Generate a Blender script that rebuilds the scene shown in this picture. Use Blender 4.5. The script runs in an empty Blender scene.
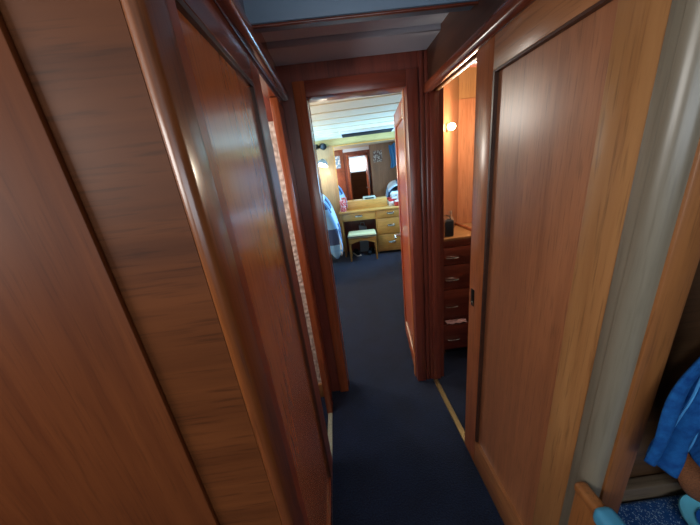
import bpy, bmesh, math, random
from mathutils import Vector, Matrix
random.seed(4)
SC = bpy.context.scene
C = SC.collection
PI = math.pi

# ------------------------------------------------------------------ camera
cam_d = bpy.data.cameras.new('camera')
cam_d.sensor_width = 36.0
cam_d.lens = 36.0 * 264.0 / 700.0
cam_d.clip_start = 0.02
cam = bpy.data.objects.new('camera', cam_d)
C.objects.link(cam)
M = Matrix(((0.99164413, -0.12707568, 0.02221933),
            (-0.06107871, -0.31078284, 0.94851643),
            (-0.11362798, -0.94194787, -0.3159476)))
rot = Matrix(((M[0][0], -M[0][1], -M[0][2]),
              (M[1][0], -M[1][1], -M[1][2]),
              (M[2][0], -M[2][1], -M[2][2]))).to_4x4()
cam.matrix_world = Matrix.Translation((0, 0, 1.45)) @ rot
SC.camera = cam

# ------------------------------------------------------------------ world / light / exposure
SC.view_settings.view_transform = 'Standard'
SC.view_settings.look = 'None'
SC.view_settings.gamma = 1.0
SC.view_settings.use_curve_mapping = False
SC.view_settings.exposure = 1.0
W = bpy.data.worlds.new('World')
SC.world = W
W.use_nodes = True
W.node_tree.nodes['Background'].inputs[0].default_value = (0.72, 0.86, 1.0, 1)
W.node_tree.nodes['Background'].inputs[1].default_value = 0.6


def area(name, loc, target, sx, sy, power, col, spread=PI):
    d = bpy.data.lights.new(name, 'AREA')
    d.shape = 'RECTANGLE'
    d.size = sx
    d.size_y = sy
    d.energy = power
    d.color = col
    d.spread = spread
    o = bpy.data.objects.new(name, d)
    C.objects.link(o)
    o.location = loc
    o.rotation_euler = (Vector(target) - Vector(loc)).to_track_quat('-Z', 'Y').to_euler()
    return o


def point(name, loc, power, col, r=0.05):
    d = bpy.data.lights.new(name, 'POINT')
    d.energy = power
    d.color = col
    d.shadow_soft_size = r
    o = bpy.data.objects.new(name, d)
    C.objects.link(o)
    o.location = loc
    return o


# daylight through the wheelhouse side window, behind and to the left of the camera
area('wheelhouse_window_light', (-1.5, -0.35, 1.72), (0.6, 0.55, 1.30), 0.9, 0.45, 8.0, (1.0, 0.96, 0.90))
area('wheelhouse_back_window_light', (0.0, -1.78, 1.6), (0.1, 1.5, 1.0), 2.2, 0.5, 9.0, (0.84, 0.93, 1.0))
# aft cabin: daylight from the port lights, added warm fills
area('cabin_portlight_left', (-1.52, 4.35, 1.45), (0.5, 4.6, 2.06), 1.0, 0.35, 13, (0.28, 0.64, 1.0), 1.4)
area('cabin_portlight_right', (1.68, 4.3, 1.5), (-0.3, 4.2, 1.5), 0.9, 0.4, 26, (0.30, 0.64, 1.0), 2.6)
point('cabin_warm_fill', (-0.75, 2.0, 1.35), 15, (1.0, 0.86, 0.66), 0.08)  # unseen warm fill added to brighten the cabin, no fixture
point('cabin_gloss_fill', (-1.0, 3.1, 1.84), 18, (1.0, 0.93, 0.84), 0.18)  # unseen light added for the gloss on the right sliding door

# ------------------------------------------------------------------ materials


def lin(c):
    r = []
    for v in c:
        v = v / 255.0
        r.append(v / 12.92 if v <= 0.04045 else ((v + 0.055) / 1.055) ** 2.4)
    return (r[0], r[1], r[2], 1)


def newmat(name):
    m = bpy.data.materials.new(name)
    m.use_nodes = True
    nt = m.node_tree
    return m, nt, nt.nodes['Principled BSDF']


def plain(name, c, rough=0.5, metal=0.0, bump=0.0, bscale=200, spec=0.5, var=0.0):
    m, nt, b = newmat(name)
    b.inputs['Base Color'].default_value = lin(c)
    b.inputs['Roughness'].default_value = rough
    b.inputs['Metallic'].default_value = metal
    b.inputs['Specular IOR Level'].default_value = spec
    tc = nt.nodes.new('ShaderNodeTexCoord')
    nz = nt.nodes.new('ShaderNodeTexNoise')
    nz.inputs['Scale'].default_value = bscale
    nz.inputs['Detail'].default_value = 3
    nt.links.new(tc.outputs['Object'], nz.inputs['Vector'])
    if bump:
        bp = nt.nodes.new('ShaderNodeBump')
        bp.inputs['Strength'].default_value = bump
        bp.inputs['Distance'].default_value = 0.004
        nt.links.new(nz.outputs['Fac'], bp.inputs['Height'])
        nt.links.new(bp.outputs[0], b.inputs['Normal'])
    if var:
        rp = nt.nodes.new('ShaderNodeValToRGB')
        c0 = lin(c)
        rp.color_ramp.elements[0].position = 0.3
        rp.color_ramp.elements[1].position = 0.7
        rp.color_ramp.elements[0].color = tuple(x * (1 - var) for x in c0[:3]) + (1,)
        rp.color_ramp.elements[1].color = tuple(min(1, x * (1 + var)) for x in c0[:3]) + (1,)
        nt.links.new(nz.outputs['Fac'], rp.inputs[0])
        nt.links.new(rp.outputs[0], b.inputs['Base Color'])
    return m


def wood(name, dark, light, axis='Z', rough=0.3, scale=1.0, bump=0.12, coat=0.25, offs=(0, 0, 0), pores=0.35, spec=0.5):
    """varnished wood, grain running along axis of the object"""
    m, nt, b = newmat(name)
    L = nt.links
    tc = nt.nodes.new('ShaderNodeTexCoord')
    mp = nt.nodes.new('ShaderNodeMapping')
    s = [26.0 * scale] * 3
    s['XYZ'.index(axis)] = 1.3 * scale
    mp.inputs['Scale'].default_value = s
    mp.inputs['Location'].default_value = offs
    L.new(tc.outputs['Object'], mp.inputs['Vector'])
    n1 = nt.nodes.new('ShaderNodeTexNoise')
    n1.inputs['Scale'].default_value = 1.0
    n1.inputs['Detail'].default_value = 6
    n1.inputs['Roughness'].default_value = 0.62
    n1.inputs['Distortion'].default_value = 0.6
    L.new(mp.outputs[0], n1.inputs['Vector'])
    # broad figure
    mp2 = nt.nodes.new('ShaderNodeMapping')
    s2 = [5.0 * scale] * 3
    s2['XYZ'.index(axis)] = 0.9 * scale
    mp2.inputs['Scale'].default_value = s2
    L.new(tc.outputs['Object'], mp2.inputs['Vector'])
    n2 = nt.nodes.new('ShaderNodeTexNoise')
    n2.inputs['Scale'].default_value = 1.0
    n2.inputs['Detail'].default_value = 3
    L.new(mp2.outputs[0], n2.inputs['Vector'])
    # pores: short dark streaks
    mp3 = nt.nodes.new('ShaderNodeMapping')
    s3 = [170.0 * scale] * 3
    s3['XYZ'.index(axis)] = 9.0 * scale
    mp3.inputs['Scale'].default_value = s3
    L.new(tc.outputs['Object'], mp3.inputs['Vector'])
    n3 = nt.nodes.new('ShaderNodeTexNoise')
    n3.inputs['Scale'].default_value = 1.0
    n3.inputs['Detail'].default_value = 2
    L.new(mp3.outputs[0], n3.inputs['Vector'])
    mx = nt.nodes.new('ShaderNodeMath')
    mx.operation = 'MULTIPLY_ADD'
    mx.inputs[1].default_value = 0.55
    L.new(n1.outputs['Fac'], mx.inputs[0])
    ml = nt.nodes.new('ShaderNodeMath')
    ml.operation = 'MULTIPLY'
    ml.inputs[1].default_value = 0.45
    L.new(n2.outputs['Fac'], ml.inputs[0])
    L.new(ml.outputs[0], mx.inputs[2])
    rp = nt.nodes.new('ShaderNodeValToRGB')
    rp.color_ramp.elements[0].position = 0.34
    rp.color_ramp.elements[1].position = 0.66
    rp.color_ramp.elements[0].color = lin(dark)
    rp.color_ramp.elements[1].color = lin(light)
    L.new(mx.outputs[0], rp.inputs[0])
    rp3 = nt.nodes.new('ShaderNodeValToRGB')
    rp3.color_ramp.elements[0].position = 0.28
    rp3.color_ramp.elements[1].position = 0.46
    v = 1 - pores
    rp3.color_ramp.elements[0].color = (v, v, v, 1)
    rp3.color_ramp.elements[1].color = (1, 1, 1, 1)
    L.new(n3.outputs['Fac'], rp3.inputs[0])
    mc = nt.nodes.new('ShaderNodeMix')
    mc.data_type = 'RGBA'
    mc.blend_type = 'MULTIPLY'
    mc.inputs['Factor'].default_value = 1.0
    L.new(rp.outputs[0], mc.inputs['A'])
    L.new(rp3.outputs[0], mc.inputs['B'])
    L.new(mc.outputs['Result'], b.inputs['Base Color'])
    bp = nt.nodes.new('ShaderNodeBump')
    bp.inputs['Strength'].default_value = bump
    bp.inputs['Distance'].default_value = 0.003
    L.new(n1.outputs['Fac'], bp.inputs['Height'])
    L.new(bp.outputs[0], b.inputs['Normal'])
    b.inputs['Roughness'].default_value = rough
    b.inputs['Specular IOR Level'].default_value = spec
    b.inputs['Coat Weight'].default_value = coat
    b.inputs['Coat Roughness'].default_value = max(0.08, rough * 0.6)
    return m


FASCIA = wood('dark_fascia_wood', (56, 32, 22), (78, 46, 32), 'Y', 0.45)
STILE = wood('leading_stile_wood', (152, 84, 48), (190, 116, 70), 'Z', 0.30)
MAH = wood('mahogany', (122, 58, 32), (168, 86, 48), 'Z', 0.30)
MAHY = wood('mahogany_length', (92, 42, 27), (140, 70, 43), 'Y', 0.24, coat=0.6)
MAHX = wood('mahogany_cross', (96, 40, 26), (142, 66, 40), 'X', 0.32)
MAHD = wood('dark_mahogany', (96, 42, 33), (134, 64, 48), 'Z', 0.32)
MAHDX = wood('dark_mahogany_cross', (96, 40, 31), (136, 64, 46), 'X', 0.3)
REDPANEL = wood('door_panel_veneer', (164, 86, 40), (206, 122, 62), 'Z', 0.26, bump=0.08, coat=0.8)
RIGHTPANEL = wood('sliding_door_veneer', (142, 86, 54), (180, 118, 78), 'Z', 0.46, bump=0.14, coat=0.8, scale=1.3)
TAN = wood('tan_teak', (150, 100, 58), (184, 134, 84), 'Z', 0.38, bump=0.1, coat=0.15)
TEAK = wood('teak_board', (120, 72, 36), (164, 106, 58), 'Z', 0.42, coat=0.1)
GREYW = wood('post_wood_with_sheen', (108, 99, 84), (136, 127, 110), 'Z', 0.36, bump=0.05, coat=0.3, pores=0.15)  # grey window sheen on the post is mixed into this wood colour
BROWNX = wood('brown_bulkhead', (80, 41, 18), (108, 59, 28), 'X', 0.48, scale=1.1, coat=0.0, bump=0.08, spec=0.22)
REDBROWN = wood('redbrown_board', (90, 44, 20), (112, 59, 28), 'Z', 0.5, scale=1.4, bump=0.05, coat=0.0, pores=0.2, spec=0.2)
POSTW = wood('corner_post_wood', (100, 50, 22), (140, 78, 38), 'Z', 0.3, bump=0.15, coat=0.5)
OAK = wood('golden_oak', (176, 124, 56), (212, 160, 84), 'X', 0.38)
OAKZ = wood('golden_oak_upright', (172, 120, 56), (206, 154, 82), 'Z', 0.38)
OAKWALL = wood('pale_cabin_panelling', (172, 134, 92), (202, 164, 118), 'Z', 0.42)
ORANGE = wood('orange_veneer', (166, 98, 62), (196, 130, 90), 'Z', 0.25, coat=0.4)
DARKW = wood('nook_wall_wood', (74, 48, 28), (108, 76, 48), 'X', 0.5)
BRASS = plain('brass_track', (150, 132, 96), 0.45, 0.8)
CHROME = plain('polished_steel', (205, 205, 200), 0.22, 1.0)
BLACKM = plain('black_metal', (24, 24, 26), 0.4, 0.2)
DARKSTEEL = plain('dark_flush_pull', (42, 46, 44), 0.3, 0.7)
WHITEP = plain('white_paint', (206, 208, 206), 0.55, bump=0.05, bscale=30)
GREYP = plain('corridor_ceiling_paint', (204, 216, 236), 0.5, bump=0.05, bscale=30)
CREAMP = plain('cream_ceiling_paint', (226, 218, 192), 0.5, bump=0.05, bscale=30)
BEAMP = plain('beam_paint_daylight_tint', (128, 152, 176), 0.5, bump=0.05, bscale=30)  # white paint with the blue of the daylight mixed into its colour
PALE = plain('pale_edge_trim', (220, 206, 186), 0.45)
SILL = plain('worn_sill', (150, 152, 132), 0.5, bump=0.3, bscale=90, var=0.2)
CREAMF = plain('cream_vinyl', (222, 214, 168), 0.45, bump=0.1, bscale=150)
PIPING = plain('dark_piping', (40, 48, 40), 0.6)
GREYBAG = plain('grey_bag', (132, 140, 146), 0.7, bump=0.3, bscale=40)
DARKCLOTH = plain('dark_cloth', (22, 24, 30), 0.8)
TURQ = plain('turquoise_foam', (70, 150, 190), 0.55, bump=0.05, bscale=200)
LBLUE = plain('light_blue_plastic', (116, 212, 240), 0.35)
MBLUE = plain('mid_blue_plastic', (30, 104, 200), 0.35)
WHITEI = plain('white_item', (226, 226, 228), 0.5)
REDI = plain('red_plastic', (180, 40, 44), 0.4)
CYANI = plain('cyan_cloth', (70, 180, 220), 0.7)
CLOCK = plain('pale_grey_plastic', (176, 184, 172), 0.5)
BLUECURT = plain('blue_curtain', (70, 140, 200), 0.8, bump=0.3, bscale=30)
LEATHER = plain('rust_brown_upholstery', (136, 82, 46), 0.75, bump=0.5, bscale=260, var=0.35)


def carpet_mat():
    m, nt, b = newmat('navy_carpet')
    tc = nt.nodes.new('ShaderNodeTexCoord')
    n1 = nt.nodes.new('ShaderNodeTexNoise')
    n1.inputs['Scale'].default_value = 150
    n1.inputs['Detail'].default_value = 4
    n2 = nt.nodes.new('ShaderNodeTexNoise')
    n2.inputs['Scale'].default_value = 6
    n2.inputs['Detail'].default_value = 4
    for n in (n1, n2):
        nt.links.new(tc.outputs['Object'], n.inputs['Vector'])
    ad = nt.nodes.new('ShaderNodeMath')
    ad.operation = 'MULTIPLY_ADD'
    ad.inputs[1].default_value = 0.7
    nt.links.new(n1.outputs['Fac'], ad.inputs[0])
    m2 = nt.nodes.new('ShaderNodeMath')
    m2.operation = 'MULTIPLY'
    m2.inputs[1].default_value = 0.3
    nt.links.new(n2.outputs['Fac'], m2.inputs[0])
    nt.links.new(m2.outputs[0], ad.inputs[2])
    rp = nt.nodes.new('ShaderNodeValToRGB')
    rp.color_ramp.elements[0].position = 0.32
    rp.color_ramp.elements[1].position = 0.68
    rp.color_ramp.elements[0].color = lin((6, 11, 23))
    rp.color_ramp.elements[1].color = lin((22, 37, 68))
    nt.links.new(ad.outputs[0], rp.inputs[0])
    nt.links.new(rp.outputs[0], b.inputs['Base Color'])
    bp = nt.nodes.new('ShaderNodeBump')
    bp.inputs['Strength'].default_value = 0.7
    bp.inputs['Distance'].default_value = 0.006
    nt.links.new(n1.outputs['Fac'], bp.inputs['Height'])
    nt.links.new(bp.outputs[0], b.inputs['Normal'])
    b.inputs['Roughness'].default_value = 0.95
    b.inputs['Specular IOR Level'].default_value = 0.1
    b.inputs['Sheen Weight'].default_value = 0.2
    return m


def glitter_mat():
    m, nt, b = newmat('blue_glitter_vinyl')
    tc = nt.nodes.new('ShaderNodeTexCoord')
    v = nt.nodes.new('ShaderNodeTexVoronoi')
    v.inputs['Scale'].default_value = 420
    nt.links.new(tc.outputs['Object'], v.inputs['Vector'])
    rp = nt.nodes.new('ShaderNodeValToRGB')
    e = rp.color_ramp.elements
    e[0].position = 0.30
    e[0].color = lin((24, 84, 158))
    e[1].position = 0.9
    e[1].color = lin((24, 84, 158))
    x = rp.color_ramp.elements.new(0.86)
    x.color = lin((34, 104, 178))
    sp = nt.nodes.new('ShaderNodeSeparateColor')
    nt.links.new(v.outputs['Color'], sp.inputs[0])
    rp.color_ramp.elements[2].color = lin((190, 220, 240))
    nt.links.new(sp.outputs[0], rp.inputs[0])
    nt.links.new(rp.outputs[0], b.inputs['Base Color'])
    bp = nt.nodes.new('ShaderNodeBump')
    bp.inputs['Strength'].default_value = 0.6
    bp.inputs['Distance'].default_value = 0.003
    nt.links.new(sp.outputs[1], bp.inputs['Height'])
    nt.links.new(bp.outputs[0], b.inputs['Normal'])
    b.inputs['Roughness'].default_value = 0.28
    return m


def towel_mat():
    m, nt, b = newmat('blue_cotton')
    tc = nt.nodes.new('ShaderNodeTexCoord')
    n = nt.nodes.new('ShaderNodeTexNoise')
    n.inputs['Scale'].default_value = 60
    n.inputs['Detail'].default_value = 5
    nt.links.new(tc.outputs['Object'], n.inputs['Vector'])
    rp = nt.nodes.new('ShaderNodeValToRGB')
    rp.color_ramp.elements[0].position = 0.3
    rp.color_ramp.elements[1].position = 0.75
    rp.color_ramp.elements[0].color = lin((14, 60, 122))
    rp.color_ramp.elements[1].color = lin((28, 92, 156))
    nt.links.new(n.outputs['Fac'], rp.inputs[0])
    nt.links.new(rp.outputs[0], b.inputs['Base Color'])
    n2 = nt.nodes.new('ShaderNodeTexNoise')
    n2.inputs['Scale'].default_value = 420
    nt.links.new(tc.outputs['Object'], n2.inputs['Vector'])
    bp = nt.nodes.new('ShaderNodeBump')
    bp.inputs['Strength'].default_value = 0.5
    bp.inputs['Distance'].default_value = 0.002
    nt.links.new(n2.outputs['Fac'], bp.inputs['Height'])
    nt.links.new(bp.outputs[0], b.inputs['Normal'])
    b.inputs['Roughness'].default_value = 0.9
    b.inputs['Specular IOR Level'].default_value = 0.15
    return m


def quilt_mat():
    m, nt, b = newmat('white_buttoned_liner')
    tc = nt.nodes.new('ShaderNodeTexCoord')
    v = nt.nodes.new('ShaderNodeTexVoronoi')
    v.inputs['Scale'].default_value = 42
    nt.links.new(tc.outputs['Object'], v.inputs['Vector'])
    rp = nt.nodes.new('ShaderNodeValToRGB')
    rp.color_ramp.elements[0].position = 0.1
    rp.color_ramp.elements[1].position = 0.7
    rp.color_ramp.elements[0].color = lin((222, 208, 198))
    rp.color_ramp.elements[1].color = lin((182, 164, 152))
    nt.links.new(v.outputs['Distance'], rp.inputs[0])
    nt.links.new(rp.outputs[0], b.inputs['Base Color'])
    bp = nt.nodes.new('ShaderNodeBump')
    bp.invert = True
    bp.inputs['Strength'].default_value = 0.8
    bp.inputs['Distance'].default_value = 0.01
    nt.links.new(v.outputs['Distance'], bp.inputs['Height'])
    nt.links.new(bp.outputs[0], b.inputs['Normal'])
    b.inputs['Roughness'].default_value = 0.6
    return m


def plaid_mat():
    """white bedspread with light blue and navy checks (UV: metres)"""
    m, nt, b = newmat('blue_check_bedspread')
    L = nt.links
    tc = nt.nodes.new('ShaderNodeTexCoord')
    sx = nt.nodes.new('ShaderNodeSeparateXYZ')
    L.new(tc.outputs['UV'], sx.inputs[0])

    def band(sock, period, lo, hi, off=0.0):
        a = nt.nodes.new('ShaderNodeMath')
        a.operation = 'ADD'
        a.inputs[1].default_value = off
        L.new(sock, a.inputs[0])
        d = nt.nodes.new('ShaderNodeMath')
        d.operation = 'DIVIDE'
        d.inputs[1].default_value = period
        L.new(a.outputs[0], d.inputs[0])
        f = nt.nodes.new('ShaderNodeMath')
        f.operation = 'FRACT'
        L.new(d.outputs[0], f.inputs[0])
        g = nt.nodes.new('ShaderNodeMath')
        g.operation = 'GREATER_THAN'
        g.inputs[1].default_value = lo
        L.new(f.outputs[0], g.inputs[0])
        h = nt.nodes.new('ShaderNodeMath')
        h.operation = 'LESS_THAN'
        h.inputs[1].default_value = hi
        L.new(f.outputs[0], h.inputs[0])
        p = nt.nodes.new('ShaderNodeMath')
        p.operation = 'MULTIPLY'
        L.new(g.outputs[0], p.inputs[0])
        L.new(h.outputs[0], p.inputs[1])
        return p.outputs[0]

    def mixc(a, bcol, fac):
        x = nt.nodes.new('ShaderNodeMix')
        x.data_type = 'RGBA'
        if isinstance(a, tuple):
            x.inputs['A'].default_value = a
        else:
            L.new(a, x.inputs['A'])
        x.inputs['B'].default_value = bcol
        L.new(fac, x.inputs['Factor'])
        return x.outputs['Result']

    u, v = sx.outputs[0], sx.outputs[1]
    bu = band(u, 0.42, 0.40, 0.80, 0.05)
    bv = band(v, 0.46, 0.30, 0.75, 0.0)
    c = mixc(lin((186, 206, 226)), lin((104, 156, 204)), bu)
    mul = nt.nodes.new('ShaderNodeMath')
    mul.operation = 'MULTIPLY'
    L.new(bu, mul.inputs[0])
    L.new(bv, mul.inputs[1])
    c = mixc(c, lin((40, 62, 104)), mul.outputs[0])
    ln = band(v, 0.46, 0.10, 0.16)
    c = mixc(c, lin((96, 150, 204)), ln)
    L.new(c, b.inputs['Base Color'])
    b.inputs['Roughness'].default_value = 0.85
    return m


def pattern_mat(name, a, bcol, scale=60, thr=0.5):
    m, nt, b = newmat(name)
    tc = nt.nodes.new('ShaderNodeTexCoord')
    v = nt.nodes.new('ShaderNodeTexVoronoi')
    v.inputs['Scale'].default_value = scale
    nt.links.new(tc.outputs['Object'], v.inputs['Vector'])
    rp = nt.nodes.new('ShaderNodeValToRGB')
    rp.color_ramp.interpolation = 'CONSTANT'
    rp.color_ramp.elements[0].color = lin(a)
    rp.color_ramp.elements[1].position = thr
    rp.color_ramp.elements[1].color = lin(bcol)
    nt.links.new(v.outputs['Distance'], rp.inputs[0])
    nt.links.new(rp.outputs[0], b.inputs['Base Color'])
    b.inputs['Roughness'].default_value = 0.6
    return m


def emit(name, c, s):
    m, nt, b = newmat(name)
    b.inputs['Base Color'].default_value = (0.9, 0.9, 0.88, 1)
    b.inputs['Emission Color'].default_value = lin(c)
    b.inputs['Emission Strength'].default_value = s
    return m


def mirror_mat():
    m, nt, b = newmat('mirror_glass')
    b.inputs['Base Color'].default_value = (0.86, 0.88, 0.88, 1)
    b.inputs['Metallic'].default_value = 1.0
    b.inputs['Roughness'].default_value = 0.015
    return m


CARPET = carpet_mat()
GLITTER = glitter_mat()
TOWEL = towel_mat()
HEM = plain('towel_hem_thread', (70, 150, 214), 0.9)
QUILT = quilt_mat()
PLAID = plaid_mat()
REDWHITE = pattern_mat('red_white_pattern', (226, 200, 200), (206, 60, 70), 45, 0.42)
MULTI = pattern_mat('patterned_scarf_print', (210, 206, 196), (96, 74, 66), 34, 0.4)
POSTER = pattern_mat('blue_grey_print', (206, 214, 224), (104, 140, 180), 16, 0.45)
BULB = emit('lit_bulb', (255, 244, 220), 14)
SCONCE = emit('lit_lamp_glass', (255, 226, 176), 16)
MIRROR = mirror_mat()

# ------------------------------------------------------------------ mesh helpers


class B:
    def __init__(self):
        self.bm = bmesh.new()

    def merge(self, t):
        me = bpy.data.meshes.new('t')
        t.to_mesh(me)
        t.free()
        self.bm.from_mesh(me)
        bpy.data.meshes.remove(me)
        return self

    def box(self, x0, x1, y0, y1, z0, z1, bev=0.0, seg=2, rotz=0.0, piv=None):
        t = bmesh.new()
        bmesh.ops.create_cube(t, size=1)
        for v in t.verts:
            v.co = Vector(((x0 + x1) / 2 + v.co.x * (x1 - x0), (y0 + y1) / 2 + v.co.y * (y1 - y0), (z0 + z1) / 2 + v.co.z * (z1 - z0)))
        if bev:
            bmesh.ops.bevel(t, geom=t.edges[:], offset=bev, segments=seg, profile=0.5, affect='EDGES')
        if rotz:
            p = Vector(piv or ((x0 + x1) / 2, (y0 + y1) / 2, 0))
            bmesh.ops.rotate(t, verts=t.verts, cent=p, matrix=Matrix.Rotation(rotz, 3, 'Z'))
        return self.merge(t)

    def prism(self, pts, z0, z1, axis='Z', bev=0.0):
        """polygon (a,b) extruded along axis; Z:(x,y)  Y:(x,z)  X:(y,z)"""
        t = bmesh.new()

        def mk(a, b, c):
            return {'Z': (a, b, c), 'Y': (a, c, b), 'X': (c, a, b)}[axis]
        f = t.faces.new([t.verts.new(mk(a, b, z0)) for a, b in pts])
        g = bmesh.ops.extrude_face_region(t, geom=[f])
        d = Vector(mk(0, 0, z1 - z0))
        bmesh.ops.translate(t, verts=[v for v in g['geom'] if isinstance(v, bmesh.types.BMVert)], vec=d)
        bmesh.ops.recalc_face_normals(t, faces=t.faces)
        if bev:
            bmesh.ops.bevel(t, geom=t.edges[:], offset=bev, segments=2, profile=0.5, affect='EDGES')
        return self.merge(t)

    def lathe(self, prof, seg=20, mat=None, capped=True):
        t = bmesh.new()
        rings = []
        for r, z in prof:
            rings.append([t.verts.new((max(r, 1e-4) * math.cos(2 * PI * k / seg), max(r, 1e-4) * math.sin(2 * PI * k / seg), z)) for k in range(seg)])
        for a, b in zip(rings, rings[1:]):
            for k in range(seg):
                t.faces.new((a[k], a[(k + 1) % seg], b[(k + 1) % seg], b[k]))
        if capped:
            t.faces.new(rings[0][::-1])
            t.faces.new(rings[-1])
        bmesh.ops.recalc_face_normals(t, faces=t.faces)
        if mat:
            bmesh.ops.transform(t, matrix=mat, verts=t.verts)
        return self.merge(t)

    def tube(self, pts, r, seg=10):
        t = bmesh.new()
        pts = [Vector(p) for p in pts]
        rings = []
        up = Vector((0.13, 0.21, 1)).normalized()
        for i, p in enumerate(pts):
            d = (pts[min(i + 1, len(pts) - 1)] - pts[max(i - 1, 0)]).normalized()
            a = d.cross(up)
            if a.length < 1e-3:
                a = d.cross(Vector((1, 0, 0)))
            a.normalize()
            b = d.cross(a)
            rr = r[i] if isinstance(r, (list, tuple)) else r
            rings.append([t.verts.new(p + (a * math.cos(2 * PI * k / seg) + b * math.sin(2 * PI * k / seg)) * rr) for k in range(seg)])
        for a, b in zip(rings, rings[1:]):
            for k in range(seg):
                t.faces.new((a[k], a[(k + 1) % seg], b[(k + 1) % seg], b[k]))
        t.faces.new(rings[0][::-1])
        t.faces.new(rings[-1])
        bmesh.ops.recalc_face_normals(t, faces=t.faces)
        return self.merge(t)

    def ball(self, c, rx, ry, rz, e=1.0, seg=24):
        """super-ellipsoid; e<1 makes it boxier"""
        t = bmesh.new()
        bmesh.ops.create_uvsphere(t, u_segments=seg, v_segments=seg // 2, radius=1)

        def p(x):
            return math.copysign(abs(x) ** e, x)
        for v in t.verts:
            v.co = Vector((c[0] + p(v.co.x) * rx, c[1] + p(v.co.y) * ry, c[2] + p(v.co.z) * rz))
        return self.merge(t)

    def sheet(self, fn, nu, nv, uv=None):
        t = bmesh.new()
        g = [[t.verts.new(fn(i / nu, j / nv)) for j in range(nv + 1)] for i in range(nu + 1)]
        for i in range(nu):
            for j in range(nv):
                t.faces.new((g[i][j], g[i + 1][j], g[i + 1][j + 1], g[i][j + 1]))
        return self.merge(t)

    def obj(self, name, mat, parent=None, smooth=True):
        me = bpy.data.meshes.new(name)
        self.bm.to_mesh(me)
        self.bm.free()
        o = bpy.data.objects.new(name, me)
        C.objects.link(o)
        me.materials.append(mat)
        if smooth:
            for p in me.polygons:
                p.use_smooth = True
            try:
                me.set_sharp_from_angle(angle=math.radians(38))
            except Exception:
                pass
        if parent:
            o.parent = parent
        return o


def tag(o, label, cat, group=None):
    o['label'] = label
    o['category'] = cat
    if group:
        o['group'] = group
    return o


def thing(name, label, cat, loc=(0, 0, 0), rotz=0.0, group=None):
    o = bpy.data.objects.new(name, None)
    o.empty_display_size = 0.05
    C.objects.link(o)
    o.location = loc
    o.rotation_euler = (0, 0, rotz)
    return tag(o, label, cat, group)


def struct(o, label=None, cat=None):
    o['kind'] = 'structure'
    if label:
        o['label'] = label
        o['category'] = cat
    return o


def copy_child(o, parent, loc):
    c = o.copy()
    C.objects.link(c)
    c.parent = parent
    c.location = loc
    for ch in list(o.children):
        d = ch.copy()
        C.objects.link(d)
        d.parent = c
    return c


def bx(*a, **k):
    return B().box(*a, **k)


# ------------------------------------------------------------------ floor and ceilings
struct(bx(-1.7, 1.8, -1.9, 5.4, -0.06, 0.0).obj('floor', CARPET), 'dark navy carpet running down the passage into the cabin', 'floor')
# wheelhouse / passage deckhead
struct(bx(-1.7, 1.7, -1.9, 1.10, 2.06, 2.12).obj('ceiling', WHITEP), 'white painted deckhead above the near end of the passage', 'ceiling')
bm = B()
y = 1.10
k = 0
steps = [(1.10, 1.20, 2.015), (1.20, 1.33, 1.995), (1.33, 1.56, 1.975)]
for a, b_, z in steps:
    bm.box(-0.24, 0.62, a, b_ - 0.004, z, 2.12, 0.004, 1)
struct(bm.obj('ceiling', GREYP), 'grey stepped deckhead planks in front of the aft cabin doorway', 'ceiling')
bm = B().box(-0.24, 0.62, 1.02, 1.08, 1.920, 2.06, 0.006)
beam = struct(bm.obj('trim_1', BEAMP), 'painted deck beam, blue daylight put into its colour, crossing the passage overhead', 'deck beam')
bx(-0.24, 0.62, 1.022, 1.034, 1.912, 1.919, 0.002).obj('edge_bead', MAHX, beam)

# ------------------------------------------------------------------ left side
bm = B().box(-1.6, -0.204, 0.372, 0.42, 0, 2.06)
struct(bm.obj('wall_left', BROWNX), 'brown horizontally grained bulkhead beside the left sliding door', 'wall')
struct(bx(-1.3, -0.328, 0.3635, 0.3725, 0, 2.06, 0.002).obj('trim_2', REDBROWN), 'wide reddish brown board at the far left of the photo', 'board')
bm = B().box(-0.205, -0.180, 0.366, 0.440, 0, 2.06, 0.012, 4)
bm.box(-0.225, -0.198, 0.421, 0.440, 0, 2.06)
struct(bm.obj('trim_3', POSTW), 'shiny rounded corner post left of the left sliding door', 'post')

# left sliding door
d1 = struct(bpy.data.objects.new('door_1', None), 'left sliding door with glossy red-brown panel', 'door')
C.objects.link(d1)
XL = -0.196
bm = B()
bm.box(-0.228, XL, 0.440, 0.500, 0.015, 1.80, 0.002, 1)
bm.box(-0.228, XL, 0.916, 1.022, 0.015, 1.80, 0.002, 1)
bm.obj('stile', MAH, d1)
bm = B()
bm.box(-0.228, XL - 0.0005, 0.500, 0.916, 1.735, 1.80, 0.002, 1)
bm.box(-0.228, XL - 0.0005, 0.500, 0.916, 0.015, 0.06, 0.002, 1)
bm.obj('rail', MAHY, d1)
bx(-0.225, -0.207, 0.499, 0.917, 0.058, 1.737).obj('panel', REDPANEL, d1)
bx(-0.208, -0.197, 0.906, 0.9165, 0.06, 1.735, 0.001, 1).obj('recess_edge_strip', FASCIA, d1)  # dark strips along the far and top edges of the panel recess
bx(-0.208, -0.197, 0.50, 0.906, 1.722, 1.7355, 0.001, 1).obj('recess_edge_strip', FASCIA, d1)

# header with track moulding over the left door and doorway
bm = B()
bm.box(-0.245, -0.202, 0.43, 1.50, 1.802, 2.06)
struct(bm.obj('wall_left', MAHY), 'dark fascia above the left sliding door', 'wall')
bm = B().box(-0.206, -0.166, 0.441, 1.50, 1.822, 1.868, 0.014, 4)
struct(bm.obj('trim_4', MAHY), 'rounded door track moulding above the left sliding door', 'moulding')

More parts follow.
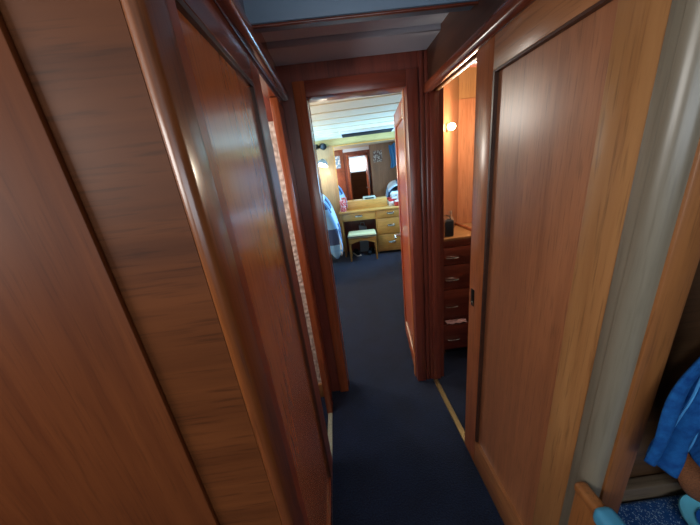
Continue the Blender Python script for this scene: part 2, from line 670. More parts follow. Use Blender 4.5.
# far post of left doorway and pale sill
bm = B()
bm.box(-0.232, -0.196, 1.325, 1.40, 0, 1.80, 0.004)
bm.box(-0.232, -0.202, 1.393, 1.505, 0, 1.80, 0.003)
struct(bm.obj('trim_5', MAH), 'reddish wood jamb at the far side of the left doorway', 'door jamb')
struct(bx(-0.226, -0.198, 0.62, 1.324, 0.0, 0.012, 0.003).obj('trim_6', SILL), 'worn pale sill strip under the left sliding door', 'sill')
# port compartment seen through the gap
struct(bx(-1.2, -0.224, 1.485, 1.53, 0.11, 1.74).obj('wall_left', QUILT), 'white buttoned wall lining seen through the left doorway gap', 'wall')
struct(bx(-1.2, -0.224, 1.470, 1.53, 0.0, 0.11, 0.004).obj('trim_7', TAN), 'pale wood plinth below the white lining in the left doorway', 'plinth')
struct(bx(-1.2, -0.224, 1.50, 1.53, 1.742, 2.06).obj('wall_left', MAHD), 'dark strip above the white lining in the left doorway', 'wall')
struct(bx(-1.24, -1.2, 0.42, 1.53, 0, 2.06).obj('wall_left', WHITEP), 'white hull side of the left compartment', 'wall')
struct(bx(-1.24, -0.24, 0.37, 1.53, 2.065, 2.12).obj('ceiling', WHITEP), 'white deckhead of the left compartment', 'ceiling')
point('port_room_fill', (-0.75, 1.0, 1.6), 9, (1.0, 0.92, 0.84), 0.08)  # unseen fill added to brighten the white lining in the gap

# ------------------------------------------------------------------ end bulkhead with doorway
bm = B()
bm.box(-0.232, -0.140, 1.51, 1.55, 0, 2.06)
bm.box(0.470, 0.610, 1.51, 1.55, 0, 2.06)
bm.box(-0.140, 0.470, 1.51, 1.55, 1.88, 2.06)
struct(bm.obj('wall_end', MAHD), 'dark red bulkhead around the aft cabin doorway', 'wall')
# door casing: two uprights and head
cas = struct(bpy.data.objects.new('trim_8', None), 'red-brown wooden casing framing the aft cabin doorway', 'door frame')
C.objects.link(cas)
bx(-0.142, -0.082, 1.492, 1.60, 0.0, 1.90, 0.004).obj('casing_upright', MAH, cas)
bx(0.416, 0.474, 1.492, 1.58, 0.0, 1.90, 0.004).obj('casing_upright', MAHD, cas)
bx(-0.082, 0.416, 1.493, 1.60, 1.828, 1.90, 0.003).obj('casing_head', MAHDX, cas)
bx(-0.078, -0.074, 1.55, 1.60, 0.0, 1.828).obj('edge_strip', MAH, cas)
bx(0.4125, 0.4165, 1.545, 1.575, 0.0, 1.828).obj('edge_strip', STILE, cas)  # paler strip stands in for the lit edge of the right jamb
bm = B()
for xa, xb in ((0.480, 0.506), (0.510, 0.534), (0.538, 0.575)):
    bm.box(xa, xb, 1.498, 1.512, 0.0, 1.97, 0.005)
struct(bm.obj('trim_9', MAHD), 'fluted dark red pilaster between the two doorways', 'pilaster')

# ------------------------------------------------------------------ right side
XR = 0.520
d2 = struct(bpy.data.objects.new('door_2', None), 'right sliding door with recessed panel, half open', 'door')
C.objects.link(d2)
bm = B()
bm.box(XR, XR + 0.034, 0.912, 1.012, 0.012, 1.80, 0.003)
bm.obj('stile', STILE, d2)
bm = B()
bm.box(XR, XR + 0.034, 0.453, 0.538, 0.012, 1.80, 0.002)
bm.obj('stile', TAN, d2)
bm = B()
bm.box(XR + 0.0005, XR + 0.034, 0.538, 0.912, 1.695, 1.80, 0.002)
bm.box(XR + 0.0005, XR + 0.034, 0.538, 0.912, 0.012, 0.16, 0.002)
bm.obj('rail', wood('door_rail_wood', (132, 82, 48), (166, 110, 68), 'Y', 0.36), d2)
bx(XR + 0.014, XR + 0.030, 0.537, 0.913, 0.158, 1.697).obj('panel', RIGHTPANEL, d2)
bx(XR + 0.001, XR + 0.016, 0.902, 0.9125, 0.16, 1.695, 0.001, 1).obj('recess_edge_strip', FASCIA, d2)  # dark strips at the far and top sides of this recess
bx(XR + 0.001, XR + 0.016, 0.538, 0.902, 1.688, 1.6955, 0.001, 1).obj('recess_edge_strip', FASCIA, d2)
pull = B().box(XR - 0.003, XR + 0.004, 0.968, 0.992, 0.862, 0.938, 0.002).obj('flush_pull', DARKSTEEL, d2)
bx(XR - 0.005, XR + 0.001, 0.972, 0.988, 0.866, 0.880, 0.001).obj('catch', CHROME, pull)

bm = B()
bm.box(XR + 0.006, XR + 0.06, 0.45, 1.51, 1.832, 2.06)
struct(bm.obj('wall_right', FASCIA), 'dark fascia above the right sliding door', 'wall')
bm = B().box(XR - 0.022, XR + 0.016, 0.45, 1.497, 1.782, 1.832, 0.016, 4)
rail_r = struct(bm.obj('trim_10', MAHY), 'shiny rounded track moulding above the right sliding door', 'moulding')
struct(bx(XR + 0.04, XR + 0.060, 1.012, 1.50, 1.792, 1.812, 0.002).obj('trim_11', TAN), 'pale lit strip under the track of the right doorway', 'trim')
struct(bx(XR + 0.012, XR + 0.06, 1.49, 1.52, 0.0, 1.80, 0.004).obj('trim_12', MAHD), 'dark corner post between the right doorway and the aft doorway', 'post')
# brass floor track
bm = B()
bm.box(XR + 0.004, XR + 0.012, 0.46, 1.488, 0.0, 0.010, 0.002, 1)
bm.box(XR + 0.026, XR + 0.034, 0.46, 1.488, 0.0, 0.010, 0.002, 1)
bm.box(XR + 0.004, XR + 0.034, 0.46, 1.488, 0.0, 0.003)
struct(bm.obj('trim_13', BRASS), 'brass floor track of the right sliding door', 'track')
# grey edge strip and rounded post
struct(bx(XR - 0.002, XR + 0.05, 0.432, 0.452, 0.0, 2.06, 0.002).obj('trim_14', GREYW), 'narrow grey strip right of the right sliding door', 'trim')
pts = []
cx, cy, r = 0.547, 0.430, 0.031
for k in range(13):
    a = PI + k / 12 * PI / 2
    pts.append((cx + r * math.cos(a), cy + r * math.sin(a)))
pts += [(0.56, 0.399), (0.56, 0.431)]
bm = B().prism(pts, 0.0, 2.06)
struct(bm.obj('trim_15', GREYW), 'rounded greyish corner post right of the sliding door', 'post')
struct(bx(0.549, 0.606, 0.393, 0.54, 0.0, 2.06, 0.004).obj('trim_16', TEAK), 'orange-brown upright board beside the rounded grey post', 'board')
struct(bx(0.575, 1.6, 0.54, 0.60, 0.0, 2.06).obj('wall_right', DARKW), 'dark wooden wall behind the bench and towel', 'wall')
# wheelhouse outer walls (left side has the window opening)
struct(bx(1.6, 1.66, -1.9, 0.60, 0, 2.06).obj('wall_right', DARKW), 'wooden hull side at the right of the bench', 'wall')
bm = B()
bm.box(-1.66, -1.6, -1.9, 0.42, 0, 1.40)
bm.box(-1.66, -1.6, -1.9, 0.42, 1.97, 2.06)
bm.box(-1.66, -1.6, -1.9, -0.9, 1.40, 1.97)
bm.box(-1.66, -1.6, 0.2, 0.42, 1.40, 1.97)
struct(bm.obj('wall_left', BROWNX), 'wooden side of the deckhouse with a window opening', 'wall')

bm = B()
bm.box(-1.66, 1.66, -1.95, -1.9, 0, 1.30)
bm.box(-1.66, 1.66, -1.95, -1.9, 1.92, 2.06)
bm.box(-1.66, -1.15, -1.95, -1.9, 1.30, 1.92)
bm.box(1.15, 1.66, -1.95, -1.9, 1.30, 1.92)
struct(bm.obj('wall_back', BROWNX), 'wooden aft side of the deckhouse with a wide window opening', 'wall')

# ------------------------------------------------------------------ starboard compartment
ang = math.atan2(2.13 - 1.60, 0.955 - 0.585)
dl = math.hypot(2.13 - 1.60, 0.955 - 0.585)
bm = B().prism([(0.585, 1.56), (0.955, 2.09), (0.955, 2.16), (0.60, 2.16), (0.585, 2.0)], 0.0, 2.06)
struct(bm.obj('wall_right', ORANGE), 'glossy angled wood panel behind the chest of drawers', 'wall')
struct(bx(0.955, 1.5, 2.09, 2.15, 0, 1.86).obj('wall_right', ORANGE), 'orange veneered panel right of the wall lamp', 'wall')
struct(bx(0.955, 1.5, 2.10, 2.15, 1.86, 2.06).obj('wall_right', TAN), 'pale strip above the orange veneered panel', 'wall')
struct(bx(1.5, 1.56, 0.56, 2.16, 0, 2.06).obj('wall_right', WHITEP), 'white hull side of the right compartment', 'wall')
struct(bx(0.58, 1.56, 0.56, 2.16, 2.065, 2.12).obj('ceiling', WHITEP), 'white deckhead of the right compartment', 'ceiling')
struct(bx(0.582, 1.5, 1.50, 1.58, 1.90, 2.064, 0.004).obj('trim_17', MAHX), 'reddish deck beam inside the right compartment', 'deck beam')

# chest of drawers
cd = thing('chest_of_drawers', 'dark red chest of drawers seen through the right doorway', 'chest of drawers', (0, 0, 0))
bm = B().prism([(0.645, 1.725), (1.14, 1.725), (1.14, 2.08), (0.93, 2.08)], 0.05, 0.945)
bm.obj('body', MAHD, cd)
bx(0.66, 1.13, 1.76, 1.80, 0.0, 0.05).obj('plinth', BLACKM, cd)
B().prism([(0.635, 1.705), (1.15, 1.705), (1.15, 2.085), (0.945, 2.085), (0.70, 1.735)], 0.945, 0.962, bev=0.002).obj('top', TAN, cd)
bm = B().box(0.935, 0.95, 1.72, 2.07, 0.962, 0.985, 0.003)
bm.obj('fiddle_rail', ORANGE, cd)
B().box(0.662, 1.13, 1.713, 1.727, 0.900, 0.943, 0.002).obj('apron', MAHDX, cd)
lv = [(0.772, 0.895, 0), (0.580, 0.766, 0), (0.352, 0.574, 0), (0.100, 0.306, 0.035)]
for z0, z1, out in lv:
    dr = bx(0.664, 1.128, 1.706 - out, 1.724 - out, z0, z1, 0.003).obj('drawer', MAHDX, cd)
    if out:
        bx(0.67, 0.70, 1.724 - out, 1.724, z0 + 0.02, z1 - 0.03).obj('drawer_side', MAHD, dr)
        bx(1.09, 1.12, 1.724 - out, 1.724, z0 + 0.02, z1 - 0.03).obj('drawer_side', MAHD, dr)
    zc = z0 + (z1 - z0) * 0.42
    hx = 0.745
    yh = 1.706 - out
    B().tube([(hx - 0.045, yh + 0.002, zc), (hx - 0.04, yh - 0.014, zc), (hx - 0.02, yh - 0.02, zc), (hx + 0.02, yh - 0.02, zc), (hx + 0.04, yh - 0.014, zc), (hx + 0.045, yh + 0.002, zc)], 0.0045, 8).obj('handle', CHROME, dr)
tag(B().sheet(lambda u, v: Vector((0.70 + 0.15 * u, 1.672 + 0.05 * v, 0.318 + 0.006 * math.sin(u * 17) * math.sin(v * 9 + 1) + 0.008 * (1 - abs(2 * v - 1)))), 18, 8).obj('folded_cloth', plain('pinkish_cloth', (206, 160, 160), 0.85)), 'pinkish cloth poking out above the bottom drawer of the dark red chest', 'cloth')
sol = bpy.data.objects['folded_cloth'].modifiers.new('s', 'SOLIDIFY')
sol.thickness = 0.004
# black bag on the chest
bag = thing('wash_bag', 'small black bag on top of the dark red chest of drawers', 'bag', (0.735, 1.775, 0.962))
B().box(-0.042, 0.042, -0.032, 0.032, 0, 0.115, 0.010, 3).obj('body', DARKCLOTH, bag)
B().tube([(-0.03, 0, 0.112), (-0.026, 0, 0.135), (0.0, 0, 0.146), (0.026, 0, 0.135), (0.03, 0, 0.112)], 0.004, 8).obj('strap', BLACKM, bag)
jar = thing('tap_shaped_bottle', 'small pump bottle beside the black bag on the chest', 'bottle', (0.82, 1.90, 0.962))
jar.name = 'pump_bottle'
B().lathe([(0.018, 0), (0.02, 0.01), (0.02, 0.09), (0.012, 0.105), (0.007, 0.11), (0.007, 0.125)], 16).obj('body', plain('bottle_plastic', (150, 120, 96), 0.3), jar)
B().tube([(0, 0, 0.12), (0, 0, 0.15), (-0.03, -0.015, 0.155)], 0.006, 8).obj('pump', CHROME, jar)
# wall lamp
nv = Vector((math.cos(ang + PI / 2), math.sin(ang + PI / 2), 0))
if nv.y > 0:
    nv = -nv
base = Vector((0.585, 1.56, 0)) + (Vector((0.955, 2.09, 0)) - Vector((0.585, 1.56, 0))) * 0.43
nv2 = Vector((0.53, -0.37, 0)).normalized()
lamp = thing('wall_lamp', 'small lit wall lamp on the angled panel over the chest of drawers', 'lamp', (base.x, base.y, 1.655))
Rm = nv2.to_track_quat('Z', 'Y').to_matrix().to_4x4()
B().lathe([(0.026, 0), (0.026, 0.006), (0.02, 0.01)], 20, Rm).obj('base', BRASS, lamp)
B().lathe([(0.014, 0.010), (0.020, 0.02), (0.020, 0.036), (0.013, 0.046), (0.003, 0.05)], 20, Rm).obj('shade', SCONCE, lamp)
point('wall_lamp_light', (base + nv2 * 0.14 + Vector((0, 0, 1.66))), 6.5, (1.0, 0.86, 0.66), 0.04)

# ------------------------------------------------------------------ aft cabin shell
YAW = math.radians(-5)
fb = B()
fb.box(-1.6, -0.232, 1.535, 1.57, 0, 2.06)
struct(fb.obj('wall_front', MAHY), 'brown forward bulkhead of the aft cabin, left part', 'wall')
struct(bx(0.60, 1.75, 2.165, 2.20, 0, 2.07).obj('wall_front', wood('brown_cabin_bulkhead', (120, 84, 58), (150, 110, 78), 'Z', 0.5)), 'brown forward bulkhead of the aft cabin, right part', 'wall')
struct(bx(0.582, 0.602, 1.55, 2.165, 0, 2.06).obj('wall_front', MAHY), 'side partition beside the open aft cabin door', 'wall')
struct(bx(-1.66, -1.6, 1.535, 5.4, 0, 2.07).obj('wall_left', OAKWALL), 'panelled port side of the aft cabin', 'wall')
struct(bx(1.75, 1.81, 2.165, 5.4, 0, 2.07).obj('wall_right', OAKWALL), 'panelled starboard side of the aft cabin', 'wall')
# back wall, slightly skewed
bw = bx(-1.62, 1.78, 0, 0.06, 0, 2.075).obj('wall_back', OAKWALL)
bw.location = (0.02, 5.10, 0)
bw.rotation_euler = (0, 0, YAW)
struct(bw, 'pale panelled back wall of the aft cabin', 'wall')
tr = bx(-1.62, 1.78, -0.025, 0.0, 1.955, 2.06, 0.004).obj('trim_18', wood('greenish_oak', (170, 150, 96), (200, 180, 120), 'X', 0.5))
tr.location = (0.02, 5.10, 0)
tr.rotation_euler = (0, 0, YAW)
struct(tr, 'pale wooden cornice above the mirror', 'cornice')
# lapped deckhead planks, running athwartships
cb = B()
pitch = 0.335
yy = -3.72
while yy < 0.12:
    pts = [(yy, 2.060), (yy + pitch - 0.016, 2.066), (yy + pitch - 0.016, 2.076), (yy + pitch, 2.076), (yy + pitch, 2.12), (yy, 2.12)]
    cb.prism(pts, -1.62, 1.78, 'X')
    yy += pitch
cl = cb.obj('ceiling', CREAMP, None, False)
cl.location = (0.02, 5.08, 0)
cl.rotation_euler = (0, 0, YAW)
struct(cl, 'cream lapped planks of the aft cabin deckhead', 'ceiling')
# deck hatch
ht = struct(bpy.data.objects.new('window_1', None), 'dark deck hatch in the cream planked deckhead near the back wall', 'hatch')
C.objects.link(ht)
ht.location = (0.02, 5.08, 0)
ht.rotation_euler = (0, 0, YAW)
bm = B()
for b4 in ((0.22, 1.06, -0.70, -0.66), (0.22, 1.06, -0.34, -0.30), (0.22, 0.26, -0.66, -0.34), (1.02, 1.06, -0.66, -0.34)):
    bm.box(b4[0], b4[1], b4[2], b4[3], 2.026, 2.062, 0.003)
bm.obj('hatch_frame', WHITEP, ht)
bx(0.245, 1.035, -0.675, -0.325, 2.018, 2.032, 0.003).obj('pane', plain('hatch_shade', (22, 26, 30), 0.6, spec=0.1), ht)  # dark colour stands in for the shade inside the hatch

# aft cabin door, open into the cabin
HX, HY = 0.424, 1.595
DA = math.atan2(0.492 - HX, 2.13 - HY)
d3 = struct(bpy.data.objects.new('door_3', None), 'open red-brown aft cabin door seen almost edge on', 'door')
C.objects.link(d3)
d3.location = (HX, HY, 0)
d3.rotation_euler = (0, 0, -DA)
Lf = math.hypot(0.492 - HX, 2.13 - HY)
DW = wood('cabin_door_wood', (150, 66, 36), (190, 98, 56), 'Z', 0.3)
bm = B()
bm.box(0, 0.03, 0, 0.07, 0.012, 1.815, 0.002)
bm.box(0, 0.03, Lf - 0.07, Lf, 0.012, 1.815, 0.002)
bm.obj('stile', DW, d3)
bm = B()
bm.box(0.0005, 0.03, 0.07, Lf - 0.07, 1.72, 1.815, 0.002)
bm.box(0.0005, 0.03, 0.07, Lf - 0.07, 0.012, 0.13, 0.002)
bm.obj('rail', DW, d3)
bx(0.008, 0.022, 0.069, Lf - 0.069, 0.129, 1.721).obj('panel', DW, d3)
bx(0.0, 0.009, 0.069, Lf - 0.069, 0.13, 0.14, 0.002).obj('panel_bead', PALE, d3)
hd = B().lathe([(0.022, 0), (0.022, 0.005), (0.01, 0.008)], 16, Matrix.Translation((0.0, Lf - 0.035, 0.935)) @ Matrix.Rotation(-PI / 2, 4, 'Y')).obj('handle', CHROME, d3)
B().tube([(0.0, Lf - 0.035, 0.935), (-0.042, Lf - 0.035, 0.935), (-0.048, Lf - 0.045, 0.935), (-0.05, Lf - 0.13, 0.93)], 0.008, 10).obj('lever', CHROME, hd)
for z in (0.25, 1.70):
    B().tube([(-0.004, -0.004, z), (-0.004, -0.004, z + 0.075)], 0.007, 10).obj('hinge', CHROME, d3)

# ------------------------------------------------------------------ dressing table
dt = thing('dressing_table', 'golden oak dressing table with drawers below the wall mirror', 'dressing table', (0.04, 4.68, 0), YAW)
bx(-0.02, 1.16, -0.015, 0.405, 0.79, 0.82, 0.006).obj('tabletop', OAK, dt)
bx(0.0, 0.025, 0.01, 0.40, 0.0, 0.79, 0.002).obj('side_panel', OAKZ, dt)
bm = B()
bm.box(0.615, 0.64, 0.01, 0.40, 0.04, 0.79)
bm.box(1.115, 1.14, 0.01, 0.40, 0.04, 0.79)
bm.box(0.64, 1.115, 0.03, 0.40, 0.04, 0.79)
bm.obj('pedestal', OAKZ, dt)
bx(0.63, 1.13, 0.04, 0.39, 0.0, 0.04).obj('plinth', BLACKM, dt)
bx(0.025, 0.615, 0.015, 0.39, 0.655, 0.79).obj('drawer_case', OAK, dt)
bx(0.025, 0.615, 0.385, 0.40, 0.0, 0.655).obj('back_panel', MAHD, dt)
bx(0.13, 0.86, 0.26, 0.40, 0.82, 0.972, 0.006).obj('back_shelf', OAK, dt)
for x0, x1, z0, z1 in ((0.03, 0.61, 0.66, 0.785), (0.642, 1.112, 0.655, 0.785), (0.642, 1.112, 0.365, 0.645), (0.642, 1.112, 0.05, 0.355)):
    dr = bx(x0, x1, 0.0, 0.018, z0, z1, 0.004).obj('drawer', OAK, dt)
    hx = (x0 + x1) / 2
    zc = (z0 + z1) / 2 + 0.005
    bm = B().tube([(hx - 0.055, 0.0, zc + 0.008), (hx - 0.05, -0.02, zc), (hx - 0.02, -0.028, zc - 0.005), (hx + 0.02, -0.028, zc - 0.005), (hx + 0.05, -0.02, zc), (hx + 0.055, 0.0, zc + 0.008)], 0.007, 8)
    bm.box(hx - 0.065, hx + 0.065, -0.003, 0.001, zc - 0.012, zc + 0.024, 0.001, 1)
    bm.obj('handle', CHROME, dr)


def dpt(x, y, z):
    """point given in the dressing table's own frame"""
    c, s = math.cos(YAW), math.sin(YAW)
    return (0.04 + x * c - y * s, 4.68 + x * s + y * c, z)


# wall mirror
wm = thing('wall_mirror', 'wide wall mirror above the golden dressing table', 'mirror', dpt(0, 0.42, 0), YAW)
bx(0.0, 1.25, -0.014, 0.0, 0.84, 1.93).obj('glass', MIRROR, wm, False)
bm = B()
for a in ((-0.02, 1.27, -0.018, 0.0, 1.93, 1.95), (-0.02, 0.0, -0.018, 0.0, 0.84, 1.93), (1.25, 1.27, -0.018, 0.0, 0.84, 1.93)):
    bm.box(*a, 0.002, 1)
bm.obj('frame', OAK, wm)

wm.rotation_euler = (0.014, 0, YAW)
wm.location = dpt(0, 0.42, 0)
for ch in wm.children:
    ch.location = (0, 0.0, 0)
# things on the dressing table
ck = thing('clock_radio', 'low pale grey clock radio on the back shelf of the dressing table', 'clock radio', dpt(0.545, 0.33, 0.972), YAW)
B().box(-0.115, 0.115, -0.04, 0.04, 0, 0.045, 0.008).obj('case', CLOCK, ck)
B().box(-0.08, 0.08, -0.042, -0.039, 0.012, 0.034).obj('display', plain('display_glass', (40, 52, 46), 0.2), ck)
bm = B().box(-0.05, 0.05, -0.05, 0.05, 0, 0.20, 0.006)
o = bm.obj('gift_box', REDWHITE)
o.location = dpt(0.055, 0.16, 0.82)
o.rotation_euler = (0, 0, YAW)
tag(o, 'red and white patterned box on the left end of the dressing table', 'box')
mu = thing('jar', 'red lidded jar on the right end of the dressing table', 'jar', dpt(0.93, 0.26, 0.82))
B().lathe([(0.04, 0), (0.045, 0.01), (0.045, 0.08)], 20).obj('body', WHITEI, mu)
B().lathe([(0.047, 0.08), (0.047, 0.115), (0.04, 0.12)], 20).obj('lid', REDI, mu)
mu = thing('tub', 'squat red tub beside the lidded jar on the dressing table', 'tub', dpt(1.03, 0.17, 0.82))
B().lathe([(0.045, 0), (0.055, 0.01), (0.055, 0.07), (0.048, 0.075)], 20).obj('body', REDI, mu)
B().lathe([(0.05, 0.075), (0.05, 0.09), (0.04, 0.095)], 20).obj('lid', WHITEI, mu)
mu = thing('bottle', 'slim white bottle at the right end of the dressing table', 'bottle', dpt(1.09, 0.06, 0.82))
B().lathe([(0.02, 0), (0.022, 0.01), (0.022, 0.08), (0.01, 0.095), (0.01, 0.115)], 16).obj('body', WHITEI, mu)
B().lathe([(0.012, 0.115), (0.012, 0.13)], 16).obj('cap', CHROME, mu)

# stool
st = thing('stool', 'low wooden stool with a cream cushioned seat in front of the dressing table', 'stool', dpt(0.345, -0.14, 0), YAW)
leg = B().box(-0.014, 0.014, -0.014, 0.014, 0, 0.36, 0.004).obj('leg', OAKZ, st)
leg.location = (-0.225, -0.13, 0)
for lx, ly in ((0.225, -0.13), (-0.225, 0.17), (0.225, 0.17)):
    copy_child(leg, st, (lx, ly, 0))
pts = [(-0.239, 0.40), (0.239, 0.40), (0.239, 0.30), (0.212, 0.30)]
for k in range(1, 12):
    t = 1 - k / 12
    x = -0.212 + 0.424 * t
    pts.append((x, 0.30 + 0.055 * (1 - (x / 0.212) ** 2)))
pts += [(-0.212, 0.30), (-0.239, 0.30)]
B().prism(pts, -0.144, -0.122, 'Y').obj('apron', OAK, st)
B().prism(pts, 0.162, 0.184, 'Y').obj('apron', OAK, st)
for sx_ in (-0.227, 0.227):
    bx(sx_ - 0.010, sx_ + 0.010, -0.122, 0.162, 0.34, 0.40).obj('side_rail', OAK, st)
cu = B().box(-0.242, 0.242, -0.155, 0.19, 0.40, 0.475, 0.03, 4).obj('seat_cushion', CREAMF, st)
B().tube([(-0.238, -0.158, 0.437), (0.238, -0.158, 0.437), (0.245, -0.15, 0.437), (0.245, 0.185, 0.437), (-0.245, 0.185, 0.437), (-0.245, -0.15, 0.437), (-0.238, -0.158, 0.437)], 0.006, 8).obj('piping', PIPING, cu)

# bag and shoes in the knee hole
pb = thing('carrier_bag', 'grey carrier bag standing in the knee hole behind the stool', 'bag', dpt(0.37, 0.30, 0), YAW)
B().prism([(-0.09, 0.0), (0.09, 0.0), (0.075, 0.48), (-0.07, 0.52)], -0.05, 0.05, 'Y', 0.01).obj('body', GREYBAG, pb)
B().tube([(-0.04, 0, 0.49), (-0.03, 0, 0.56), (0.03, 0, 0.56), (0.04, 0, 0.49)], 0.006, 8).obj('handle', GREYBAG, pb)
for nm, lx, ly, rz, lab in (('shoe', 0.22, 0.10, 0.35, 'dark shoe under the left half of the stool'), ('shoe', 0.47, 0.10, -0.35, 'dark shoe under the right half of the stool')):
    s = thing(nm, lab, 'shoe', dpt(lx, ly, 0), YAW + rz, 'pair of shoes under the stool')
    B().box(-0.045, 0.045, -0.12, 0.12, 0, 0.018, 0.008).obj('sole', PALE if lx < .3 else BLACKM, s)
    bm = B().ball((0, -0.05, 0.04), 0.043, 0.075, 0.035).ball((0, 0.05, 0.055), 0.04, 0.075, 0.05, 0.8)
    bm.obj('upper', DARKCLOTH, s)

# reading lamp and black spotlight on the back wall
def wpt(x, y, z):
    c, s = math.cos(YAW), math.sin(YAW)
    return (0.02 + x * c - y * s, 5.10 + x * s + y * c, z)


rl = thing('reading_lamp', 'lit dome reading lamp on the wall left of the mirror', 'lamp', wpt(-0.16, 0, 1.70), YAW)
B().lathe([(0.04, 0), (0.04, 0.012), (0.02, 0.02)], 18, Matrix.Rotation(PI / 2, 4, 'X')).obj('base', CHROME, rl)
B().tube([(0, -0.015, 0), (0, -0.07, 0.05), (0.01, -0.13, 0.06), (0.015, -0.16, 0.03)], 0.008, 8).obj('arm', CHROME, rl)
tilt = Matrix.Translation((0.02, -0.16, 0.03)) @ Matrix.Rotation(0.25, 4, 'Y') @ Matrix.Rotation(-0.35, 4, 'X')
bm = B().lathe([(0.012, 0.012), (0.05, -0.005), (0.08, -0.04), (0.095, -0.085), (0.098, -0.095), (0.092, -0.09), (0.075, -0.042), (0.045, -0.01), (0.01, 0.004)], 24, tilt, False)
bm.obj('shade', plain('grey_enamel', (150, 156, 160), 0.35, 0.3), rl)
B().lathe([(0.004, -0.115), (0.04, -0.108), (0.06, -0.085), (0.04, -0.055), (0.004, -0.045)], 18, tilt).obj('bulb', BULB, rl)
point('reading_lamp_light', wpt(-0.12, -0.20, 1.52), 1.0, (1.0, 0.88, 0.68), 0.04)
sp = thing('spotlight', 'small black spotlight high on the wall above the reading lamp', 'spotlight', wpt(-0.15, 0, 1.965), YAW)
bm = B().box(-0.03, 0.03, -0.04, 0.0, -0.03, 0.03, 0.004)
bm.obj('bracket', BLACKM, sp)
m4 = Matrix.Translation((0.0, -0.04, 0.0)) @ Matrix.Rotation(0.5, 4, 'Z') @ Matrix.Rotation(PI / 2 + 0.2, 4, 'X')
B().lathe([(0.03, -0.03), (0.05, 0.0), (0.055, 0.09), (0.05, 0.1), (0.045, 0.085), (0.005, 0.08)], 20, m4).obj('housing', BLACKM, sp)
m4b = Matrix.Translation((-0.08, -0.05, -0.005)) @ Matrix.Rotation(-0.5, 4, 'Z') @ Matrix.Rotation(PI / 2, 4, 'X')
B().lathe([(0.03, -0.02), (0.04, 0.0), (0.045, 0.07), (0.04, 0.075), (0.005, 0.065)], 20, m4b).obj('housing', BLACKM, sp)

# ------------------------------------------------------------------ bunks
def bunk(name, label, x_in, x_out, y0, y1, sgn):
    """berth base along the hull; x_in is the side facing the middle of the cabin"""
    b = thing(name, label, 'bunk', (0, 0, 0), 0.0, 'bunks of the aft cabin')
    xa, xb = sorted((x_in, x_out))
    bx(xa, xb, y0, y1, 0.0, 0.70, 0.004).obj('base', MAHY, b)
    bx(xa + 0.005, xb - 0.005, y0 + 0.01, y1 - 0.01, 0.70, 0.95, 0.05, 4).obj('mattress', WHITEI, b)
    return b


def spread(name, label, prof, y0, y1, dy=0.0, hem=0.5):
    """bedspread: cross-section profile (x,z) swept along y, wavy hem, UV in metres"""
    # resample profile smoothly
    P = [Vector((a, 0, c)) for a, c in prof]
    S = []
    n = len(P)
    for i in range(n - 1):
        p0, p1, p2, p3 = P[max(i - 1, 0)], P[i], P[i + 1], P[min(i + 2, n - 1)]
        for k in range(6):
            t = k / 6
            S.append(0.5 * ((2 * p1) + (-p0 + p2) * t + (2 * p0 - 5 * p1 + 4 * p2 - p3) * t * t + (-p0 + 3 * p1 - 3 * p2 + p3) * t ** 3))
    S.append(P[-1])
    L = [0]
    for a, b_ in zip(S, S[1:]):
        L.append(L[-1] + (b_ - a).length)
    ny = 40
    bm = bmesh.new()
    uvl = bm.loops.layers.uv.new('UVMap')
    g = []
    for i, s in enumerate(S):
        row = []
        for j in range(ny + 1):
            v = j / ny
            w = (i / (len(S) - 1)) ** 2
            yv = y0 + (y1 - y0) * v
            off = 0.018 * math.sin(v * 21 + 0.7) * w
            p = Vector((s.x + off, yv, s.z + 0.03 * math.sin(v * 6.5 + i * 0.1) * (1 - w) + dy * (1 - v) * w))
            row.append(bm.verts.new(p))
        g.append(row)
    # the cloth also falls over the foot of the bunk
    nd = 14
    cols = []
    for i, s in enumerate(S):
        top = g[i][0]
        zb = min(hem + 0.05 * math.sin(i * 0.35), top.co.z)
        col = [top]
        for k in range(1, nd + 1):
            t = k / nd
            yb = y0 - 0.05 * min(1, t * 4) ** 0.5 - 0.02 * t - 0.012 * math.sin(i * 0.5) * t
            col.append(bm.verts.new((top.co.x - 0.01 * t, yb, top.co.z + (zb - top.co.z) * t)))
        cols.append(col)
    for i in range(len(S) - 1):
        if S[i].z < hem + 0.05:
            continue
        for k in range(nd):
            q = ((i, k), (i, k + 1), (i + 1, k + 1), (i + 1, k))
            f = bm.faces.new([cols[a][c] for a, c in q])
            for l, (a, c) in zip(f.loops, q):
                l[uvl].uv = (cols[a][c].co.x + 3.25, cols[a][c].co.z)
            f.smooth = True
    for i in range(len(S) - 1):
        for j in range(ny):
            f = bm.faces.new((g[i][j], g[i + 1][j], g[i + 1][j + 1], g[i][j + 1]))
            for l, (a, c) in zip(f.loops, ((i, j), (i + 1, j), (i + 1, j + 1), (i, j + 1))):
                l[uvl].uv = (L[-1] - L[a], (y1 - y0) * c / ny)
            f.smooth = True
    me = bpy.data.meshes.new(name)
    bm.to_mesh(me)
    bm.free()
    o = bpy.data.objects.new(name, me)
    C.objects.link(o)
    me.materials.append(PLAID)
    sd = o.modifiers.new('s', 'SOLIDIFY')
    sd.thickness = 0.012
    return tag(o, label, 'bedspread', 'bedspreads on the two bunks')


